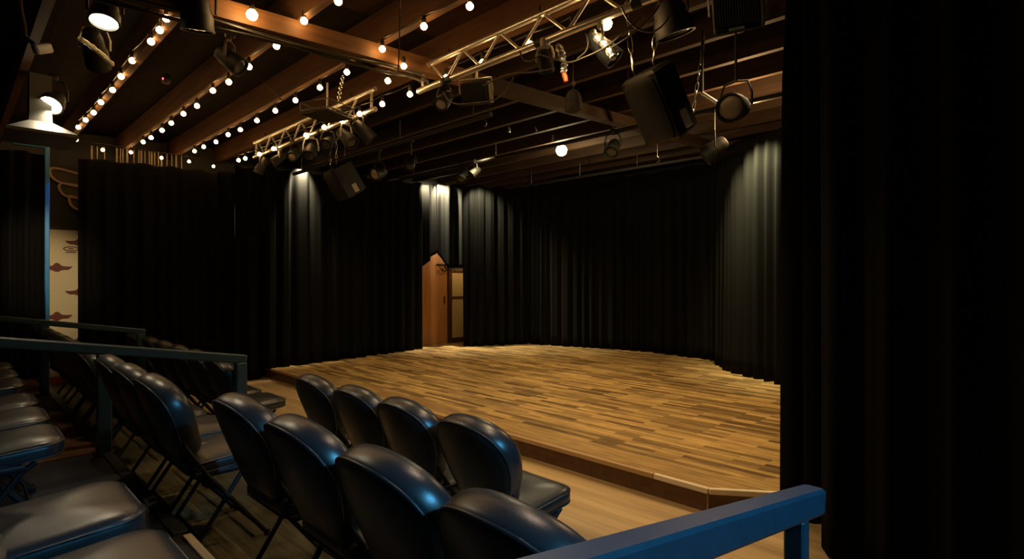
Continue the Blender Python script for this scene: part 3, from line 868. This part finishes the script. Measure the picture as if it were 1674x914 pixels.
# loudspeakers
def speaker(label, loc, face, tilt, w_, d_, h_):
    o = thing('loudspeaker', label, 'speaker', loc, 'hanging black loudspeakers')
    T = Matrix.Rotation(face, 4, 'Z') @ Matrix.Rotation(tilt, 4, 'X')
    def cab(s0, y0, y1):
        return [(-w_/2*s0, y0), (w_/2*s0, y0), (w_*.36*s0, y1), (-w_*.36*s0, y1)]
    m = MB(); m.M = T
    pl = cab(1, -d_/2+.02, d_/2)
    rings = []
    for (ins, z_) in ((.025,-h_/2),(.0,-h_/2+.02),(0,h_/2-.02),(.025,h_/2)):
        rings.append([Vector((x*(1-ins*2/w_), y_*(1-ins*2/d_), z_)) for x, y_ in pl])
    m.loops(rings); m.build('cabinet', M['black'], o, 30)
    m = MB(); m.M = T
    gr = []
    for (ins, y_) in ((0, -d_/2+.022), (.0, -d_/2+.005), (.03, -d_/2-.012)):
        g = []
        for k in range(24):
            an = 2*PI*k/24
            c, s_ = math.cos(an), math.sin(an)
            g.append(Vector((math.copysign(abs(c)**.35, c)*(w_/2-.012-ins), y_, math.copysign(abs(s_)**.35, s_)*(h_/2-.018-ins))))
        gr.append(g)
    m.loops(gr); m.build('grille', M['black'], o, 30)
    m = MB(); m.M = T; m.box((w_*.43, .0, -h_*.3), (.018, d_*.3, h_*.26), Matrix.Rotation(-.45, 3, 'Z'), .004); m.build('edge_highlight', M['white'], o, 30)  # white piece put in for the highlight along the cabinet edge
    m = MB(); m.M = T
    for s_ in (-1, 1): m.tube([(s_*w_*.3, -.02, h_/2), (s_*w_*.3, -.02, h_/2+.03)], .006, 6)
    m.build('eye_bolt', M['chrome'], o, 60)
    return o, T
def chain(label, p0, p1, n, lr=.014, wr=.0036):
    p0, p1 = Vector(p0), Vector(p1)
    o = thing('chain', label, 'chain', p1, 'chains holding the speakers')
    d = p0-p1; L = d.length/n; t = d.normalized(); u = t.orthogonal().normalized(); v_ = t.cross(u)
    for k in range(n):
        c = t*L*(k+.5); s_ = u if k % 2 else v_
        pts = []
        for j in range(14):
            an = 2*PI*j/14
            pts.append(c + t*math.cos(an)*L*.62 + s_*math.sin(an)*lr)
        m = MB(); m.tube(pts, wr, 6, True); m.build('link', M['chrome'], o, 60)
    return o
qs = at_y(1080, 170, 3.05)
sp1, T1 = speaker('large black loudspeaker hanging on two chains over the stage front at right', qs, math.radians(-14), math.radians(32), .27, .25, .43)
tl = qs + T1.to_3x3() @ Vector((-.081, -.02, .245)); tr = qs + T1.to_3x3() @ Vector((.081, -.02, .245))
chain('silver chain at the left top corner of the large loudspeaker', (tl.x-.06, tl.y, zj(tl.y)), tl, 4)
chain('silver chain at the right top corner of the large loudspeaker', (tr.x+.05, tr.y, zj(tr.y)), tr, 6)
q2 = at_y(563, 296, 3.45)
sp2, T2 = speaker('black loudspeaker hanging over the far left of the stage', q2, math.radians(-8), math.radians(32), .36, .3, .4)
tl = q2 + T2.to_3x3() @ Vector((-.108, -.02, .23)); tr = q2 + T2.to_3x3() @ Vector((.108, -.02, .23))
chain('silver chain on the left corner of the far loudspeaker', (tl.x, tl.y, zj(tl.y)), tl, 6, .012)
chain('silver chain on the right corner of the far loudspeaker', (tr.x, tr.y, zj(tr.y)), tr, 6, .012)

# square hanging tray with wire frame, on a pole
q = at_y(535, 186, 2.3)
t = thing('hanging_tray', 'square black tray on a pole hanging before the farther truss', 'tray', q)
m = MB(); m.M = Matrix.Rotation(math.radians(20), 4, 'Z'); m.box((0, 0, -.02), (.30, .30, .02), None, .004); m.build('tray_board', M['black'], t, 30)
m = MB(); m.M = Matrix.Rotation(math.radians(20), 4, 'Z')
s_ = .155
for (a_, b_) in (((-s_,-s_),(s_,-s_)),((s_,-s_),(s_,s_)),((s_,s_),(-s_,s_)),((-s_,s_),(-s_,-s_))):
    m.tube([(*a_, .0), (*b_, .0)], .006, 6); m.tube([(*a_, .07), (*b_, .07)], .005, 6); m.tube([(*a_, -.01), (*a_, .07)], .005, 6)
m.build('wire_frame', M['grey'], t, 40)
m = MB(); m.tube([(0, 0, -.01), (0, 0, zj(2.3)-q.z)], .009, 8); m.build('pole', M['palegrey'], t, 40)
q = at_y(561, 142, 2.2)
c0 = at_y(561, 122, 2.2); c1_ = at_y(553, 165, 2.2)
chain('twisted pale chain hanging beside a bulb above the square tray', c0, c1_, 11, .012)

# stage battens (steel pipes) with clamps and small lamps
def batten(label, x0, x1, y_, z_):
    o = thing('pipe_batten', label, 'pipe', (x0, y_, z_), 'steel pipe battens above the stage')
    m = MB(); m.tube([(0, 0, 0), (x1-x0, 0, 0)], .024, 10); m.build('pipe', M['steel'], o, 60)
    n = 4
    for k in range(n):
        xx = (x1-x0)*(.06+.88*k/(n-1))
        m = MB(); m.tube([(xx, 0, .02), (xx, 0, zj(y_)-z_)], .006, 6); m.build('hanger', M['chrome'], o, 60)
    return o
batten('dark steel pipe above the stage front, just behind the farther truss', -7.9, -3.75, 3.5, 2.95)
batten('dark steel pipe across the middle of the stage ceiling', -7.6, -1.3, 5.1, 3.04)
batten('dark steel pipe near the backdrop at the rear of the stage', -7.0, -3.3, 7.3, 3.12)
sl = [(620, 283, 3.5, (.2,-.85,-.35), .07, 'lens'), (672, 268, 3.5, (.3,-.5,-.6), .05, 'lens_dim'), (755, 262, 5.1, (.3,-.5,-.6), .07, 'lens_dim'), (777, 266, 5.1, (-.2,-.6,-.5), .06, 'lens_dim'),
      (1002, 230, 5.1, (.2,-.6,-.6), .08, 'lens_dim'), (1168, 244, 5.1, (-.6,-.3,-.5), .09, 'lens_dim')]
for i, (px, py, y_, d, r, ln) in enumerate(sl):
    q = at_y(px, py, y_); zt_ = {3.5: 2.95, 5.1: 3.04}[y_]
    q.z = min(q.z, zt_-r*2.1)
    par_can('par_can', ['stage lamp with a pale face on the front pipe, right of the far loudspeaker', 'small black stage lamp on the front pipe, second right of the far loudspeaker',
        'black stage lamp on the middle pipe above the doorway, left of a pair', 'black stage lamp on the middle pipe above the doorway, right of a pair',
        'black stage lamp on the middle pipe right of the bright work lamp', 'black stage lamp on the middle pipe below the large loudspeaker\'s right side'][i], q, d, r, r*2.6, ln, zt_+.02, 'black')
q = at_y(1203, 176, 3.6)
par_can('par_can', 'round black stage lamp with a pale face at the upper right', q, (.05,-1,-.25), .09, .22, 'lens', None, 'black')
t = thing('lamp_boom', 'pale lit pipe arm running to the round lamp at the upper right', 'pipe', at_y(1148, 153, 3.75))
e0 = Vector(t.location); e1 = at_y(1182, 175, 3.72)
m = MB(); m.tube([(0, 0, 0), e1-e0], .015, 8); m.build('arm', M['alu'], t, 60)
m = MB(); m.tube([(0, 0, 0), (0, 0, zj(3.75)-e0.z)], .01, 8); m.build('stem', M['steel'], t, 60)
cp = at_y(1152, 140, 3.85)
chain('short silver chain hanging left of the round lamp at upper right', Vector((cp.x, cp.y, zj(cp.y))), at_y(1131, 195, 3.85), 9, .011)
# pipe hooks glinting among the unlit stage joists
for i, (px, py, y_) in enumerate(((656, 215, 4.2), (681, 247, 5.2), (793, 202, 4.2), (832, 212, 4.8), (903, 225, 5.7), (875, 213, 5.0), (871, 278, 7.8), (1075, 262, 6.2), (1027, 155, 3.9), (960, 265, 7.4))):
    q = at_y(px, py, y_)
    o = thing('pipe_hook', 'small steel hook hanging from the dark stage ceiling, %s of ten from left' % ORD[sorted((656,681,793,832,903,875,871,1075,1027,960)).index(px)], 'hook', q, 'small hooks on the stage ceiling')
    m = MB(); top = zj(y_)-q.z
    m.tube([(0, 0, top), (0, 0, .03)], .006, 6); m.tube([(0, 0, .04), (.02, 0, .025), (.024, 0, -.005), (.008, 0, -.03), (-.014, 0, -.02)], .008, 6); m.build('hook', M['chrome'], o, 60)
# work lamp on the stage ceiling
pw = at_y(918, 246, 5.9)
t = thing('work_lamp', 'single bright round work lamp on the dark stage ceiling', 'lamp', pw)
m = MB(); m.lathe([(.025,.07),(.05,.058),(.07,.025),(.075,0),(.066,-.038),(.04,-.065),(.01,-.075)], 20); m.build('globe', M['worklamp'], t, 60)
m = MB(); m.lathe([(.035,.08),(.05,.1),(.06,max(.12, zj(5.9)-pw.z))], 16); m.build('holder', M['palegrey'], t, 40)
point(pw+Vector((0, -.0, -.14)), 30, (1, .78, .42), .09)

# cables: bundle on the beam and swags under the near truss
def cable(label, pts, r=.006, mat='cable', name='cable'):
    b0 = Vector(pts[0]); m = MB(); m.tube(quadc([Vector(p)-b0 for p in pts], 8), r, 6)
    o = m.build(name, M[mat], None, 60); o.location = b0
    return tag(o, label, 'cable', 'loose black cables under the ceiling')
for k in range(5):
    pts = []
    for j, yy in enumerate((.0, .5, 1.0, 1.45, 1.9, 2.3, 2.57)):
        pts.append((bx-.085+.03*k, yy, zj(yy)-.13-.012*(k % 3)+.014*math.sin(j*2.1+k)))
    pts.append((bx-.02+.02*k, 2.62, zj(2.6)-.2-.01*k))
    cable('black cable in the bundle on the timber beam, %s from the top' % ORD[k], pts, .008)
sw = [([(725,150),(733,163),(748,170),(775,168),(808,163),(828,148),(840,126)], 'loop of cable hanging round the flood panel under the nearer truss'),
      ([(850,84),(856,98),(868,100),(880,92)], 'short cable loop under the nearer truss, left of the foil tail'),
      ([(880,88),(905,96),(930,102),(955,94),(985,80),(1005,66),(1030,44),(1048,28)], 'long swag of cable below the nearer truss past the foil tail'),
      ([(1016,12),(1028,34),(1045,48),(1066,52),(1085,40),(1100,18)], 'swag of cable between the truss end and the broad black lamp'),
      ([(958,55),(962,68),(958,84),(944,96)], 'cable dropping from the nearer truss left of the bright foil strip'),
      ([(790,140),(830,122),(870,118),(905,112)], 'thin cable sloping along below the nearer truss'),
      ([(1000,78),(1030,58),(1062,30),(1078,8)], 'thin cable rising right from the bright bulb on the truss')]
for pl, lb in sw:
    cable(lb, [at_y(p_[0], p_[1], YT-.06) for p_ in pl], .0055, 'tancable')
cable('thin cord hanging down the ceiling above the truss gap', [at_y(654, -20, 1.9), at_y(653, 60, 2.05), at_y(651, 116, 2.2)], .005, 'cable', 'cord')
cable('cable sagging from the beam to the nearer truss', [at_y(598, 86, 2.4), at_y(640, 112, 2.45), at_y(672, 127, 2.5), at_y(700, 133, 2.55)], .007, 'tancable')
cable('cable crossing the ceiling left of the square tray', [at_y(412, 118, 1.9), at_y(438, 142, 1.9), at_y(462, 165, 2.0)], .006, 'tancable')

# ------------------------------------------------------------------ lights of the room
WARM = (1, .73, .36)
# stage wash from lamps on the trusses and battens
for (x, y_, z_, tx, ty, e) in ((-1.5, 4.0, 3.1, -2.4, 4.4, 150), (-3.2, 4.6, 3.1, -3.4, 4.8, 130), (-5.6, 5.0, 3.1, -5.8, 5.4, 110), (-7.0, 4.4, 3.05, -6.9, 4.6, 60), (-3.6, 6.6, 3.2, -3.8, 6.8, 90), (-6.2, 7.0, 3.2, -6.2, 7.0, 60)):
    spot((x, y_, z_), (tx, ty, 0), e, 120, .9, WARM, .12)
spot((-1.9, 2.35, 2.85), (-2.0, 2.75, 0), 60, 120, .9, WARM, .08)
spot((-3.6, 2.35, 2.85), (-3.6, 2.75, 0), 30, 120, .9, WARM, .08)
spot((-5.9, 2.4, 2.85), (-5.9, 2.5, 0), 24, 130, .9, WARM, .08)
# blue lamp on the right, above the end of the rows
spot((1.45, 1.3, 2.75), (-.85, 1.1, .8), 330, 48, .7, (.10, .50, .92), .09)
spot((-1.3, 1.75, 2.95), (-1.35, 1.0, 0), 34, 95, .8, (1, .70, .52), .1)  # added warm pink fill for the second-row chair tops, no lamp there
# blue lamp by the far left drape's edge
qb = at_x(73, 255, -8.27); spot((-8.05, qb.y+.42, 2.92), (-8.26, qb.y+.06, 2.2), 16, 44, .7, (.04, .42, 1), .03)
# small lamps close to the drapes
pt = at_x(480, 262, XL); spot((XL+.34, pt.y+.02, 3.16), (XL-.02, pt.y, 2.6), 620, 80, .9, (1, .86, .62), .03)
pt = at_y(735, 300, pD.y-.2); spot((-8.40, 6.47, 3.25), (-8.46, 6.70, 2.85), 900, 110, .9, (1, .9, .66), .03)
pt = at_y(700, 300, pD.y-.5); spot((pt.x+.3, pt.y-.25, 3.2), (pt.x-.1, pt.y+.0, 2.9), 260, 95, .9, (1, .9, .66), .03)
spot((pD.x+.38, pD.y+.0, 3.22), (pD.x+.1, pD.y+.38, 2.7), 200, 90, .9, (1, .92, .66), .03)
spot((pI.x+.28, pI.y-.72, 3.26), (pI.x+.55, pI.y-.25, 2.5), 560, 95, .9, (1, .93, .58), .03)
pt = at_y(1222, 196, 5.2); point(pt, 45, (1, .6, .25), .03)
# warm lamp in the passage behind the drapes
point((X0+.6, dy(742), 2.0), 13, (1, .62, .28), .06)
